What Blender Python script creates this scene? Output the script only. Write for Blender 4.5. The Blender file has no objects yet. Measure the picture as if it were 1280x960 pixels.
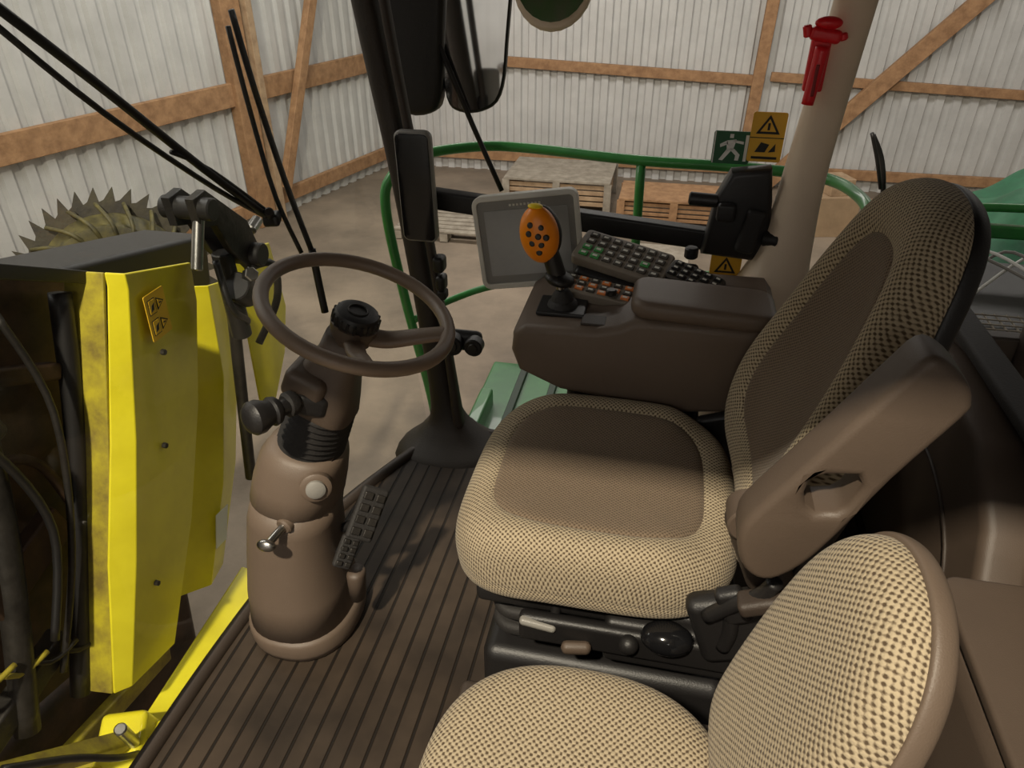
import bpy, bmesh, math, random
from mathutils import Vector, Matrix, Euler
random.seed(7)
SC=bpy.context.scene; COL=SC.collection
# ------------------------------------------------------------------ materials
def M(name,col,rough=.6,metal=0.,bump=0.,bscale=60.,var=0.,vscale=6.,col2=None,spec=.5,coat=0.):
    m=bpy.data.materials.new(name); m.use_nodes=True; nt=m.node_tree; b=nt.nodes['Principled BSDF']
    b.inputs['Base Color'].default_value=(*col,1); b.inputs['Roughness'].default_value=rough
    b.inputs['Metallic'].default_value=metal; b.inputs['Specular IOR Level'].default_value=spec
    b.inputs['Coat Weight'].default_value=coat
    tc=nt.nodes.new('ShaderNodeTexCoord')
    if bump:
        n=nt.nodes.new('ShaderNodeTexNoise'); n.inputs['Scale'].default_value=bscale; n.inputs['Detail'].default_value=3
        nt.links.new(tc.outputs['Object'],n.inputs['Vector'])
        bp=nt.nodes.new('ShaderNodeBump'); bp.inputs['Strength'].default_value=bump; bp.inputs['Distance'].default_value=.01
        nt.links.new(n.outputs['Fac'],bp.inputs['Height']); nt.links.new(bp.outputs[0],b.inputs['Normal'])
    if var or col2:
        n=nt.nodes.new('ShaderNodeTexNoise'); n.inputs['Scale'].default_value=vscale; n.inputs['Detail'].default_value=6
        n.inputs['Roughness'].default_value=.65
        nt.links.new(tc.outputs['Object'],n.inputs['Vector'])
        r=nt.nodes.new('ShaderNodeValToRGB'); r.color_ramp.elements[0].position=.35; r.color_ramp.elements[1].position=.65
        c2=col2 if col2 else tuple(max(0,c*(1-var)) for c in col)
        r.color_ramp.elements[0].color=(*c2,1); r.color_ramp.elements[1].color=(*col,1)
        nt.links.new(n.outputs['Fac'],r.inputs[0]); nt.links.new(r.outputs[0],b.inputs['Base Color'])
    return m
def nodes(m): return m.node_tree, m.node_tree.nodes['Principled BSDF']
def math_node(nt,op,a,b=None):
    n=nt.nodes.new('ShaderNodeMath'); n.operation=op
    for i,v in enumerate((a,b)):
        if v is None: continue
        if isinstance(v,(int,float)): n.inputs[i].default_value=v
        else: nt.links.new(v,n.inputs[i])
    return n.outputs[0]
def fabric(name,light,dark,period=.0105,nscale=260):
    m=M(name,light,.95); nt,b=nodes(m); b.inputs['Specular IOR Level'].default_value=.12
    b.inputs['Sheen Weight'].default_value=.08
    uv=nt.nodes.new('ShaderNodeUVMap'); s=nt.nodes.new('ShaderNodeSeparateXYZ'); nt.links.new(uv.outputs[0],s.inputs[0])
    k=2*math.pi/period
    a=math_node(nt,'SINE',math_node(nt,'MULTIPLY',s.outputs[0],k)); c=math_node(nt,'SINE',math_node(nt,'MULTIPLY',s.outputs[1],k))
    p=math_node(nt,'MULTIPLY',a,c)
    nz=nt.nodes.new('ShaderNodeTexNoise'); nz.inputs['Scale'].default_value=nscale; nz.inputs['Detail'].default_value=2
    nt.links.new(uv.outputs[0],nz.inputs['Vector'])
    p2=math_node(nt,'ADD',math_node(nt,'MULTIPLY',p,.5),nz.outputs['Fac'])
    r=nt.nodes.new('ShaderNodeValToRGB'); r.color_ramp.elements[0].position=.15; r.color_ramp.elements[1].position=.62
    r.color_ramp.elements[0].color=(*dark,1); r.color_ramp.elements[1].color=(*light,1)
    nt.links.new(p2,r.inputs[0]); nt.links.new(r.outputs[0],b.inputs['Base Color'])
    bp=nt.nodes.new('ShaderNodeBump'); bp.inputs['Strength'].default_value=.5; bp.inputs['Distance'].default_value=.002
    nt.links.new(p2,bp.inputs['Height']); nt.links.new(bp.outputs[0],b.inputs['Normal'])
    return m
FAB=fabric('seat_fabric',(.42,.345,.235),(.085,.06,.038))
FABC=fabric('seat_fabric_center',(.20,.15,.105),(.085,.06,.04),.009,300)  # smoother inset panel, its colour also darkened for the shade on the seat
BR=M('brown_plastic',(.095,.068,.050),.5,bump=.12,bscale=500,var=.1)
BRL=M('light_brown_plastic',(.135,.098,.072),.5,bump=.12,bscale=500,var=.08)
BRD=M('dark_brown_plastic',(.045,.032,.024),.55,bump=.15,bscale=400,var=.15)
CREAM=M('cream_plastic',(.80,.65,.49),.5,bump=.1,bscale=400,var=.06)
BLK=M('black_plastic',(.012,.011,.011),.45,bump=.1,bscale=300)
BLKG=M('black_gloss',(.008,.008,.009),.12)
RUB=M('black_rubber',(.018,.016,.015),.7,bump=.15,bscale=200)
RUBB=M('brown_black_rubber',(.032,.024,.018),.6,bump=.15,bscale=200)
STEEL=M('steel',(.45,.44,.42),.3,1.,var=.3,vscale=20)
DSTEEL=M('dark_steel',(.05,.045,.04),.45,.5,var=.5,vscale=15,bump=.2,bscale=40)
OXID=M('oxidised_steel',(.055,.045,.022),.7,0.,col2=(.025,.02,.014),vscale=9,bump=.4,bscale=30)
YEL=M('yellow_paint',(.90,.80,.03),.32,col2=(.74,.64,.02),vscale=3,coat=.3)
YELD=M('yellow_dirty',(.50,.42,.025),.5,col2=(.20,.15,.03),vscale=9)
GRN=M('green_paint',(.045,.27,.055),.35,col2=(.03,.19,.045),vscale=5,coat=.2)
GRND=M('dark_green_paint',(.015,.055,.02),.5,var=.4,vscale=5)
ORG=M('orange_plastic',(.95,.28,.01),.35)
YB=M('yellow_button',(.9,.65,.02),.4)
RED=M('red_plastic',(.80,.012,.022),.35)
DRED=M('dark_red',(.25,.005,.005),.5)
WHT=M('white_plastic',(.8,.8,.76),.5)
LAB=M('label_yellow',(.80,.45,.03),.5)
LABY=M('header_label_yellow',(.90,.56,.03),.5)
SGN=M('sign_green',(.01,.10,.035),.45)
INK=M('label_ink',(.01,.01,.01),.6)
GREY=M('grey_plastic',(.24,.23,.21),.4,bump=.08,bscale=300)
BEZ=M('bezel_light',(.66,.64,.58),.35)
SCR=M('monitor_screen',(.38,.38,.37),.2,var=.2,vscale=4)
KEY=M('key_rubber',(.07,.06,.048),.6)
PLATE=M('keypad_plate_material',(.22,.185,.145),.5)
KEYG=M('key_green',(.06,.32,.08),.5)
KEYO=M('key_orange',(.75,.22,.05),.5)
LEG=M('key_legend',(.65,.63,.56),.5)
WOOD=M('timber',(.40,.23,.115),.75,col2=(.25,.135,.065),vscale=9,bump=.3,bscale=60)
WOODL=M('pale_timber',(.44,.31,.19),.8,col2=(.30,.2,.12),vscale=9,bump=.3,bscale=60)
WOODG=M('grey_timber',(.36,.32,.26),.85,col2=(.22,.19,.15),vscale=7,bump=.3,bscale=60)
CARD=M('cardboard',(.36,.25,.15),.85,var=.2)
TARP=M('green_tarpaulin',(.02,.14,.065),.6,bump=.4,bscale=9,var=.4)
METALW=M('corrugated_sheet',(.62,.62,.61),.42,.15,var=.16,vscale=2)
RUST=M('rusty_brown_plate',(.085,.045,.026),.6,.3,col2=(.02,.013,.009),vscale=6)
MIR=M('mirror_glass',(.85,.85,.84),.05,1.)
MIRG=M('mirror_glass_green_reflection',(.25,.5,.22),.12,1.,col2=(.5,.48,.40),vscale=8)  # green reflection painted into the mirror colour, in noise patches
DRUM=M('disc_drum',(.12,.10,.025),.6,0.,col2=(.035,.03,.012),vscale=12)
CON=M('concrete',(.27,.215,.16),.7,bump=.25,bscale=25,col2=(.15,.12,.09),vscale=.9)
MAT=M('ribbed_floor_mat',(.10,.07,.05),.62,spec=.3)
nt,b=nodes(MAT)
tc=nt.nodes.new('ShaderNodeTexCoord'); sp=nt.nodes.new('ShaderNodeSeparateXYZ'); nt.links.new(tc.outputs['Object'],sp.inputs[0])
w=math_node(nt,'SINE',math_node(nt,'MULTIPLY',sp.outputs[0],2*math.pi/.042))
r=nt.nodes.new('ShaderNodeMapRange'); r.inputs['From Min'].default_value=.78; r.inputs['From Max'].default_value=.98
nt.links.new(w,r.inputs['Value'])
nz=nt.nodes.new('ShaderNodeTexNoise'); nz.inputs['Scale'].default_value=5; nz.inputs['Detail'].default_value=8; nt.links.new(tc.outputs['Object'],nz.inputs['Vector'])
rp=nt.nodes.new('ShaderNodeValToRGB'); rp.color_ramp.elements[0].color=(.022,.015,.010,1); rp.color_ramp.elements[1].color=(.070,.049,.033,1)
rp.color_ramp.elements[0].position=.35; rp.color_ramp.elements[1].position=.75
nt.links.new(nz.outputs['Fac'],rp.inputs[0])
mx=nt.nodes.new('ShaderNodeMix'); mx.data_type='RGBA'; nt.links.new(r.outputs[0],mx.inputs[0]); nt.links.new(rp.outputs[0],mx.inputs[6]); mx.inputs[7].default_value=(.010,.007,.005,1)
nt.links.new(mx.outputs[2],b.inputs['Base Color'])
bp=nt.nodes.new('ShaderNodeBump'); bp.invert=True; bp.inputs['Strength'].default_value=.7; bp.inputs['Distance'].default_value=.005
nt.links.new(r.outputs[0],bp.inputs['Height']); nt.links.new(bp.outputs[0],b.inputs['Normal'])
GLASS=bpy.data.materials.new('window_glass'); GLASS.use_nodes=True; nt=GLASS.node_tree; nt.nodes.clear()
o=nt.nodes.new('ShaderNodeOutputMaterial'); mxs=nt.nodes.new('ShaderNodeMixShader'); tr=nt.nodes.new('ShaderNodeBsdfTransparent'); gl=nt.nodes.new('ShaderNodeBsdfGlossy')
tr.inputs[0].default_value=(.93,.95,.93,1); gl.inputs['Roughness'].default_value=.03
lw_=nt.nodes.new('ShaderNodeFresnel'); lw_.inputs[0].default_value=1.4
nt.links.new(lw_.outputs[0],mxs.inputs[0]); nt.links.new(tr.outputs[0],mxs.inputs[1]); nt.links.new(gl.outputs[0],mxs.inputs[2]); nt.links.new(mxs.outputs[0],o.inputs[0])
# ------------------------------------------------------------------ geometry helpers
def mesh(name,vs,fs,mat,smooth=False):
    me=bpy.data.meshes.new(name); me.from_pydata([tuple(v) for v in vs],[],fs); me.materials.append(mat)
    if smooth:
        for p in me.polygons: p.use_smooth=True
    me.update(); ob=bpy.data.objects.new(name,me); COL.objects.link(ob); return ob
def fixn(ob):
    bm=bmesh.new(); bm.from_mesh(ob.data); bmesh.ops.recalc_face_normals(bm,faces=bm.faces); bm.to_mesh(ob.data); bm.free(); return ob
def bevel(ob,w,seg=3):
    if w>0:
        m=ob.modifiers.new('b','BEVEL'); m.width=w; m.segments=seg; m.limit_method='ANGLE'; m.angle_limit=math.radians(35)
        for p in ob.data.polygons: p.use_smooth=True
        ob.modifiers.new('wn','WEIGHTED_NORMAL')
    return ob
def box(name,c,s,mat,bev=.004,rot=(0,0,0),taper=None):
    vs=[]
    R=Euler([math.radians(a) for a in rot]).to_matrix()
    for z in (-.5,.5):
        for y in (-.5,.5):
            for x in (-.5,.5):
                t=taper if (taper and z>0) else 1
                vs.append(Vector(c)+R@Vector((x*s[0]*t,y*s[1]*t,z*s[2])))
    fs=[(0,2,3,1),(4,5,7,6),(0,1,5,4),(2,6,7,3),(0,4,6,2),(1,3,7,5)]
    return bevel(mesh(name,vs,fs,mat),bev)
def frame(axis):
    a=Vector(axis).normalized(); h=Vector((0,0,1)) if abs(a.z)<.9 else Vector((1,0,0))
    u=h.cross(a).normalized(); return u,a.cross(u),a
def lathe(name,p0,axis,prof,mat,seg=32,smooth=True):
    u,v,a=frame(axis); p0=Vector(p0); vs=[];fs=[]
    for h,r in prof:
        for i in range(seg):
            t=2*math.pi*i/seg; vs.append(p0+a*h+u*(r*math.cos(t))+v*(r*math.sin(t)))
    for j in range(len(prof)-1):
        for i in range(seg):
            k=(i+1)%seg; fs.append((j*seg+i,j*seg+k,(j+1)*seg+k,(j+1)*seg+i))
    fs.append(tuple(range(seg))[::-1]); fs.append(tuple(range((len(prof)-1)*seg,len(prof)*seg)))
    ob=fixn(mesh(name,vs,fs,mat,smooth))
    m=ob.modifiers.new('e','EDGE_SPLIT'); m.split_angle=math.radians(38)
    return ob
def cyl(name,p1,p2,r1,mat,r2=None,seg=24):
    d=Vector(p2)-Vector(p1); L=d.length; r2=r1 if r2 is None else r2; e=min(.004,L*.2,r1*.3,r2*.3 if r2>0 else 1)
    return lathe(name,p1,d,[(0,max(r1-e,.0001)),(e,r1),(L-e,r2),(L,max(r2-e,.0001))],mat,seg)
def ell(name,c,r,mat,rot=(0,0,0)):
    bm=bmesh.new(); bmesh.ops.create_uvsphere(bm,u_segments=28,v_segments=18,radius=1)
    R=Euler([math.radians(a) for a in rot]).to_matrix()
    for v in bm.verts: v.co=Vector(c)+R@Vector((v.co.x*r[0],v.co.y*r[1],v.co.z*r[2]))
    me=bpy.data.meshes.new(name); bm.to_mesh(me); bm.free(); me.materials.append(mat)
    for p in me.polygons: p.use_smooth=True
    ob=bpy.data.objects.new(name,me); COL.objects.link(ob); return ob
def catmull(pts,n,closed=False):
    P=[Vector(p) for p in pts]; N=len(P); out=[]; segs=N if closed else N-1
    for s in range(segs):
        g=lambda i:(P[i%N] if closed else P[max(0,min(N-1,i))])
        a,b_,c_,d=g(s-1),g(s),g(s+1),g(s+2)
        for k in range(n):
            t=k/n; out.append(.5*((2*b_)+(c_-a)*t+(2*a-5*b_+4*c_-d)*t*t+(3*b_-a-3*c_+d)*t**3))
    if not closed: out.append(P[-1])
    return out
def tube(name,pts,r,mat,smooth=6,closed=False,seg=14,flat=1.,upv=None):
    P=catmull(pts,smooth,closed) if smooth else [Vector(p) for p in pts]
    N=len(P); vs=[];fs=[]; prev=None
    for i in range(N):
        if closed: t=P[(i+1)%N]-P[(i-1)%N]
        else: t=P[min(N-1,i+1)]-P[max(0,i-1)]
        t.normalize()
        if prev is None:
            h=Vector(upv) if upv else (Vector((0,0,1)) if abs(t.z)<.9 else Vector((1,0,0)))
            u=(h-t*h.dot(t)).normalized()
        else: u=(prev-t*prev.dot(t)).normalized()
        prev=u; v=t.cross(u); rr=r(i/(N-1)) if callable(r) else r
        for k in range(seg):
            a=2*math.pi*k/seg; vs.append(P[i]+u*(rr*flat*math.cos(a))+v*(rr*math.sin(a)))
    for i in range(N if closed else N-1):
        j=(i+1)%N
        for k in range(seg):
            l=(k+1)%seg; fs.append((i*seg+k,i*seg+l,j*seg+l,j*seg+k))
    if not closed: fs.append(tuple(range(seg))[::-1]); fs.append(tuple(range((N-1)*seg,N*seg)))
    return fixn(mesh(name,vs,fs,mat,True))
def slab(name,outer,thick,mp,mat,holes=(),bev=.0,smooth=0,res=3):
    cu=bpy.data.curves.new(name,'CURVE'); cu.dimensions='2D'; cu.fill_mode='BOTH'; cu.extrude=max(thick/2-bev,.0002); cu.bevel_depth=bev; cu.bevel_resolution=res
    cu.offset=-bev
    for n_,pl in enumerate([outer]+list(holes)):
        q=[(p.x,p.y) for p in catmull([(a,b_,0) for a,b_ in pl],smooth,True)] if (smooth and n_==0) else pl
        s=cu.splines.new('POLY'); s.points.add(len(q)-1); s.use_cyclic_u=True
        for i,(x,y) in enumerate(q): s.points[i].co=(x,y,0,1)
    tmp=bpy.data.objects.new('tmp',cu); COL.objects.link(tmp); dg=bpy.context.evaluated_depsgraph_get()
    me=bpy.data.meshes.new_from_object(tmp.evaluated_get(dg)); bpy.data.objects.remove(tmp)
    me.name=name
    for v in me.vertices: v.co=Vector(mp(v.co.x,v.co.y,v.co.z))
    me.materials.clear(); me.materials.append(mat)
    ob=bpy.data.objects.new(name,me); COL.objects.link(ob)
    bm=bmesh.new(); bm.from_mesh(me); bmesh.ops.remove_doubles(bm,verts=bm.verts,dist=.00005); bmesh.ops.recalc_face_normals(bm,faces=bm.faces); bm.to_mesh(me); bm.free()
    for p in me.polygons: p.use_smooth=bev>0
    if bev>0:
        m=ob.modifiers.new('e','EDGE_SPLIT'); m.split_angle=math.radians(40)
    return ob
def XZ(y): return lambda a,b_,c_:(a,y+c_,b_)
def XY(z): return lambda a,b_,c_:(a,b_,z+c_)
def YZ(x): return lambda a,b_,c_:(x+c_,a,b_)
def basis(c,ux,uy):
    c=Vector(c);ux=Vector(ux).normalized();uy=Vector(uy);uy=(uy-ux*uy.dot(ux)).normalized();n=ux.cross(uy)
    return lambda a,b_,d:c+ux*a+uy*b_+n*d
def rrect(w,h,r,n=5,cx=0,cy=0):
    o=[]
    for sx,sy,a0 in ((1,1,0),(-1,1,90),(-1,-1,180),(1,-1,270)):
        for i in range(n+1):
            a=math.radians(a0+90*i/n); o.append((cx+sx*(w/2-r)+r*math.cos(a),cy+sy*(h/2-r)+r*math.sin(a)))
    return o
def pillow(name,outline,center,layers,mp,mat,warp=None,mat2=None,mat2_layers=()):
    N=len(outline); cx,cy=center; vs=[];fs=[];uvs=[]; prev=None; q=0; past=False
    rad=sum(math.hypot(x-cx,y-cy) for x,y in outline)/N
    for s,z in layers:
        s=max(s,.03)
        if prev:
            if s<prev[0] or s>=.97 or past:
                past=True; q+=math.hypot((s-prev[0])*rad,z-prev[1])/rad
            else: q=s
        else: q=s
        prev=(s,z)
        for x,y in outline:
            px,py=cx+(x-cx)*s,cy+(y-cy)*s; pz=z+(warp(px,py,z,s) if warp else 0)
            vs.append(mp(px,py,pz)); uvs.append((cx+(x-cx)*q,cy+(y-cy)*q))
    for j in range(len(layers)-1):
        for i in range(N):
            k=(i+1)%N; fs.append((j*N+i,j*N+k,(j+1)*N+k,(j+1)*N+i))
    fs.append(tuple(range(N))[::-1]); fs.append(tuple(range((len(layers)-1)*N,len(layers)*N)))
    ob=mesh(name,vs,fs,mat,True); uvl=ob.data.uv_layers.new(name='UVMap')
    for l in ob.data.loops: uvl.data[l.index].uv=uvs[l.vertex_index]
    if mat2:
        ob.data.materials.append(mat2)
        for p in ob.data.polygons:
            if p.index//N in mat2_layers and p.index<N*(len(layers)-1) or p.index==N*(len(layers)-1): p.material_index=1
    fixn(ob); m=ob.modifiers.new('s','SUBSURF'); m.levels=1; m.render_levels=2
    return ob
def superell(cx,cy,a,b_,n=3.2,N=48):
    o=[]
    for i in range(N):
        t=2*math.pi*i/N; c_,s_=math.cos(t),math.sin(t)
        o.append((cx+a*math.copysign(abs(c_)**(2/n),c_),cy+b_*math.copysign(abs(s_)**(2/n),s_)))
    return o
def group(name,parts):
    bb=[]
    bpy.context.view_layer.update()
    for p in parts:
        for c_ in p.bound_box: bb.append(p.matrix_world@Vector(c_))
    mn=Vector([min(v[i] for v in bb) for i in range(3)]); mx_=Vector([max(v[i] for v in bb) for i in range(3)])
    e=bpy.data.objects.new(name,None); e.location=((mn.x+mx_.x)/2,(mn.y+mx_.y)/2,mn.z); e.empty_display_size=.1; COL.objects.link(e)
    bpy.context.view_layer.update()
    for p in parts: p.parent=e; p.matrix_parent_inverse=e.matrix_world.inverted()
    return e
# ================================================================== BARN
GZ=-1.75
box('floor',(0,2,GZ-.05),(26,26,.1),CON,0)
def corrugated(name,p1,p2,z0,z1,mat,period=.22,depth=.045,inward=(0,-1)):
    p1=Vector((*p1,0));p2=Vector((*p2,0));d=(p2-p1);L=d.length;d.normalize();n=Vector((*inward,0)).normalized()
    vs=[];fs=[];x=0;prof=[]
    while x<L:
        for f,h in ((0,0),(.36,0),(.46,1),(.90,1)): prof.append((x+f*period,h*depth))
        x+=period
    for x,h in prof:
        q=p1+d*x+n*h; vs+= [(q.x,q.y,z0),(q.x,q.y,z1)]
    for i in range(len(prof)-1): fs.append((2*i,2*i+2,2*i+3,2*i+1))
    return mesh(name,vs,fs,mat)
KX,KY=-4.48,11.5
LWD=Vector((-.2227,-.975,0)); lw_in=Vector((.975,-.2227,0))
corrugated('wall_far',(KX,KY),(10,KY),GZ,3.4,METALW)
le=Vector((KX,KY,0))+LWD*20
corrugated('wall_left',(le.x,le.y),(KX,KY),GZ,3.4,METALW,inward=(lw_in.x,lw_in.y))
corrugated('wall_near',(le.x,-8),(10,-8),GZ,3.4,METALW,inward=(0,1))
def beam(name,p1,p2,w,d,mat,nrm):
    p1=Vector(p1);p2=Vector(p2);t=(p2-p1).normalized();n=Vector(nrm).normalized();s=t.cross(n)
    vs=[]
    for p in (p1,p2):
        for a,b_ in ((-.5,0),(.5,0),(.5,1),(-.5,1)): vs.append(p+s*(a*w)+n*(b_*d))
    return bevel(fixn(mesh(name,vs,[(0,1,2,3),(7,6,5,4),(0,4,5,1),(1,5,6,2),(2,6,7,3),(3,7,4,0)],mat)),.008,2)
fy=KY-.055
N_=(0,-1,0)
parts=[beam('upper_rail_a',(-4.3,fy,-.04),(1.12,fy,-.26),.14,.08,WOOD,N_),beam('upper_rail_b',(1.3,fy,-.2),(9,fy,-.5),.12,.08,WOOD,N_),
 beam('post_a',(1.10,fy,GZ),(1.22,fy,3.3),.16,.12,WOOD,N_),beam('brace_a',(1.45,fy-.09,-1.7),(5.0,fy-.09,2.3),.22,.1,WOOD,N_),
 beam('base_rail',(-4.3,fy,-1.5),(9,fy,-1.5),.14,.08,WOOD,N_),beam('post_b',(6.6,fy,GZ),(6.6,fy,3.3),.2,.12,WOOD,N_)]
group('timber_frame_back',parts)
def lwp(s,z,off=.055):
    v=Vector((KX,KY,0))+LWD*s+lw_in*off
    return (v.x,v.y,z)
parts=[beam('rail_mid',lwp(.2,-.12),lwp(14,-.12),.26,.08,WOOD,lw_in),beam('rail_base',lwp(.2,-1.5),lwp(14,-1.5),.18,.08,WOOD,lw_in),
 beam('post_a',lwp(3.25,GZ),lwp(3.25,3.3),.30,.14,WOOD,lw_in),beam('post_b',lwp(3.02,GZ),lwp(3.02,3.3),.1,.2,WOODL,lw_in),
 beam('brace_a',lwp(2.9,-1.35,.19),lwp(1.5,1.6,.19),.14,.1,WOOD,lw_in),beam('post_c',lwp(.1,GZ),lwp(.1,3.3),.14,.1,WOOD,lw_in),
 beam('post_d',lwp(9.6,GZ),lwp(9.6,3.3),.3,.14,WOOD,lw_in)]
group('timber_frame_side',parts)
def crate(name,x0,x1,y0,y1,h,mat,mat2):
    ps=[]; n=4
    for k in range(n):
        z=GZ+.1+(h-.12)*(k+.5)/n
        for (c_,s_) in ((((x0+x1)/2,y0,z),(x1-x0,.03,(h-.12)/n-.02)),(((x0+x1)/2,y1,z),(x1-x0,.03,(h-.12)/n-.02)),((x0,(y0+y1)/2,z),(.03,y1-y0,(h-.12)/n-.02)),((x1,(y0+y1)/2,z),(.03,y1-y0,(h-.12)/n-.02))):
            ps.append(box('board',c_,s_,mat,.004))
    for x in (x0-.02,(x0+x1)/2,x1+.02):
        for y in (y0-.03,y1+.03): ps.append(box('stile',(x,y,GZ+h/2),(.1,.04,h),mat2,.004))
    ps.append(box('lid',((x0+x1)/2,(y0+y1)/2,GZ+h+.015),(x1-x0+.1,y1-y0+.1,.03),mat2,.004))
    return group(name,ps)
crate('wooden_crate',-2.1,-.75,9.6,10.6,.42,WOODL,WOODG)
crate('wooden_crate',-.50,.80,9.2,9.9,.36,WOOD,WOOD)
ps=[box('slat',(-2.6+.0,8.2+i*.14,GZ+.13),(1.3,.1,.025),WOODG,.003) for i in range(8)]+[box('bearer',(-3.2+i*.6,8.7,GZ+.06),(.1,1.1,.1),WOODG,.003) for i in range(3)]
group('wooden_pallet',ps)
ps=[box('deck',(-.2,7.7,GZ+.22),(1.1,.6,.05),WOODG,.01)]
for x in (-.65,.25):
    for y in (7.5,7.95):
        ps.append(cyl('wheel',(x-.03,y,GZ+.08),(x+.03,y,GZ+.08),.08,RUB)); ps.append(box('fork',(x,y,GZ+.16),(.09,.05,.1),STEEL,.005))
group('platform_trolley',ps)
group('cardboard_boxes',[box('carton_a',(2.1,9.6,GZ+.25),(.5,.5,.5),CARD,.006,(0,0,12)),box('carton_b',(2.7,9.5,GZ+.2),(.45,.5,.4),CARD,.006,(0,0,-8)),box('carton_c',(2.1,9.6,GZ+.60),(.3,.35,.2),WOODL,.006,(0,0,20))])
def tarp():
    vs=[];fs=[];n=40
    for j in range(n):
        for i in range(n):
            u=i/(n-1)*2-1;v=j/(n-1)*2-1
            h=(max(0,1-abs(u)**4))*(max(0,1-abs(v)**4))
            z=GZ+.02+2.12*h**.35*(.90+.10*math.sin(1.6*u+.3)+.03*math.sin(9*u+5*v)+.02*math.cos(7*v)+.012*math.sin(22*u-9*v))
            vs.append((2.85+u*1.35+.05*math.sin(8*v),5.0+v*1.2,z))
    for j in range(n-1):
        for i in range(n-1): fs.append((j*n+i,j*n+i+1,(j+1)*n+i+1,(j+1)*n+i))
    ob=mesh('green_tarpaulin_cover',vs,fs,TARP,True); ob.modifiers.new('s','SUBSURF').levels=1; return ob
tarp()
# ================================================================== HEADER OUTSIDE THE WINDSCREEN
def pan(name,pts,x,mat,th=.03,bev=.004): return slab(name,pts,th,YZ(x),mat,bev=bev)
def folded(name,rows,mat,th=.012):
    n=len(rows[0]); vs=[p for r_ in rows for p in r_]; fs=[]
    for j in range(len(rows)-1):
        for i in range(n-1): fs.append((j*n+i,j*n+i+1,(j+1)*n+i+1,(j+1)*n+i))
    ob=fixn(mesh(name,vs,fs,mat)); s=ob.modifiers.new('t','SOLIDIFY'); s.thickness=th; s.offset=0; bevel(ob,.004,2)
    for p in ob.data.polygons: p.use_smooth=False
    return ob
ps=[folded('front_plate',[[(-1.50,1.59,.70),(-1.46,1.615,.69),(-1.50,1.95,.585)],[(-1.50,1.585,.66),(-1.46,1.61,.645),(-1.52,1.96,.44)],[(-1.50,1.41,.24),(-1.46,1.46,.22),(-1.52,1.83,.10)],[(-1.50,1.25,-.10),(-1.46,1.31,-.13),(-1.50,1.62,-.24)],[(-1.50,1.10,-.50),(-1.47,1.14,-.51),(-1.50,1.37,-.60)]],YEL),
    folded('inner_flange',[[(-1.50,1.59,.70),(-1.62,1.58,.70)],[(-1.50,1.41,.24),(-1.62,1.40,.24)],[(-1.50,1.10,-.50),(-1.62,1.09,-.50)]],YELD)]
for q in ((1.68,.40),(1.57,.12),(1.36,-.28)): ps.append(lathe('bolt',(-1.468,*q),(1,0,0),[(0,.010),(.012,.009)],DSTEEL,6))
ps.append(folded('second_plate',[[(-1.64,2.05,.44),(-1.58,2.12,.42),(-1.64,2.28,.36)],[(-1.64,1.97,.1),(-1.58,2.08,.06),(-1.64,2.26,.0)],[(-1.64,1.80,-.30),(-1.58,1.92,-.34),(-1.64,2.10,-.38)],[(-1.64,1.56,-.62),(-1.58,1.70,-.68),(-1.64,1.86,-.74)]],YEL))
ps.append(folded('third_plate',[[(-1.64,2.36,.44),(-1.62,2.5,.42),(-1.66,2.70,.36)],[(-1.64,2.38,.1),(-1.62,2.5,.08),(-1.66,2.74,.04)],[(-1.64,2.36,-.34),(-1.62,2.44,-.30),(-1.66,2.66,-.16)]],YEL))
sm=basis((-1.448,1.640,.50),(-.10,1,-.06),(0,0,1))
def stk(nm,pts,d,mt): return slab(nm,pts,.002,lambda a,b_,c_:sm(a,b_,d+c_),mt)
ps.append(stk('sticker',rrect(.105,.145,.006,cx=.05,cy=.03),0,LABY))
for k,(cx_,cz_) in enumerate(((.028,.062),(.028,-.002))):
    ps.append(stk('sticker_frame_%d'%k,[(cx_-.018,cz_-.024),(cx_+.018,cz_-.024),(cx_+.018,cz_+.024),(cx_-.018,cz_+.024)],.0015,INK))
    ps.append(stk('sticker_field_%d'%k,[(cx_-.015,cz_-.021),(cx_+.015,cz_-.021),(cx_+.015,cz_+.021),(cx_-.015,cz_+.021)],.0025,LABY))
    ps.append(stk('sticker_glyph_%d'%k,[(cx_-.010,cz_-.014),(cx_+.004,cz_-.010),(cx_+.010,cz_+.010),(cx_-.004,cz_+.004)],.0035,INK))
    ps.append(stk('sticker_triangle_%d'%k,[(cx_+.026,cz_-.020),(cx_+.062,cz_),(cx_+.026,cz_+.020)],.0015,INK))
    ps.append(stk('sticker_triangle_field_%d'%k,[(cx_+.030,cz_-.013),(cx_+.054,cz_),(cx_+.030,cz_+.013)],.0025,LABY))
    ps.append(stk('sticker_bang_%d'%k,[(cx_+.034,cz_-.002),(cx_+.046,cz_-.002),(cx_+.046,cz_+.002),(cx_+.034,cz_+.002)],.0035,INK))
ps.append(pan('label_white',[(1.82,-.42),(1.90,-.43),(1.84,-.56),(1.77,-.55)],-1.565,WHT,.003,0))
group('yellow_header_shield',ps)
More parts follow.
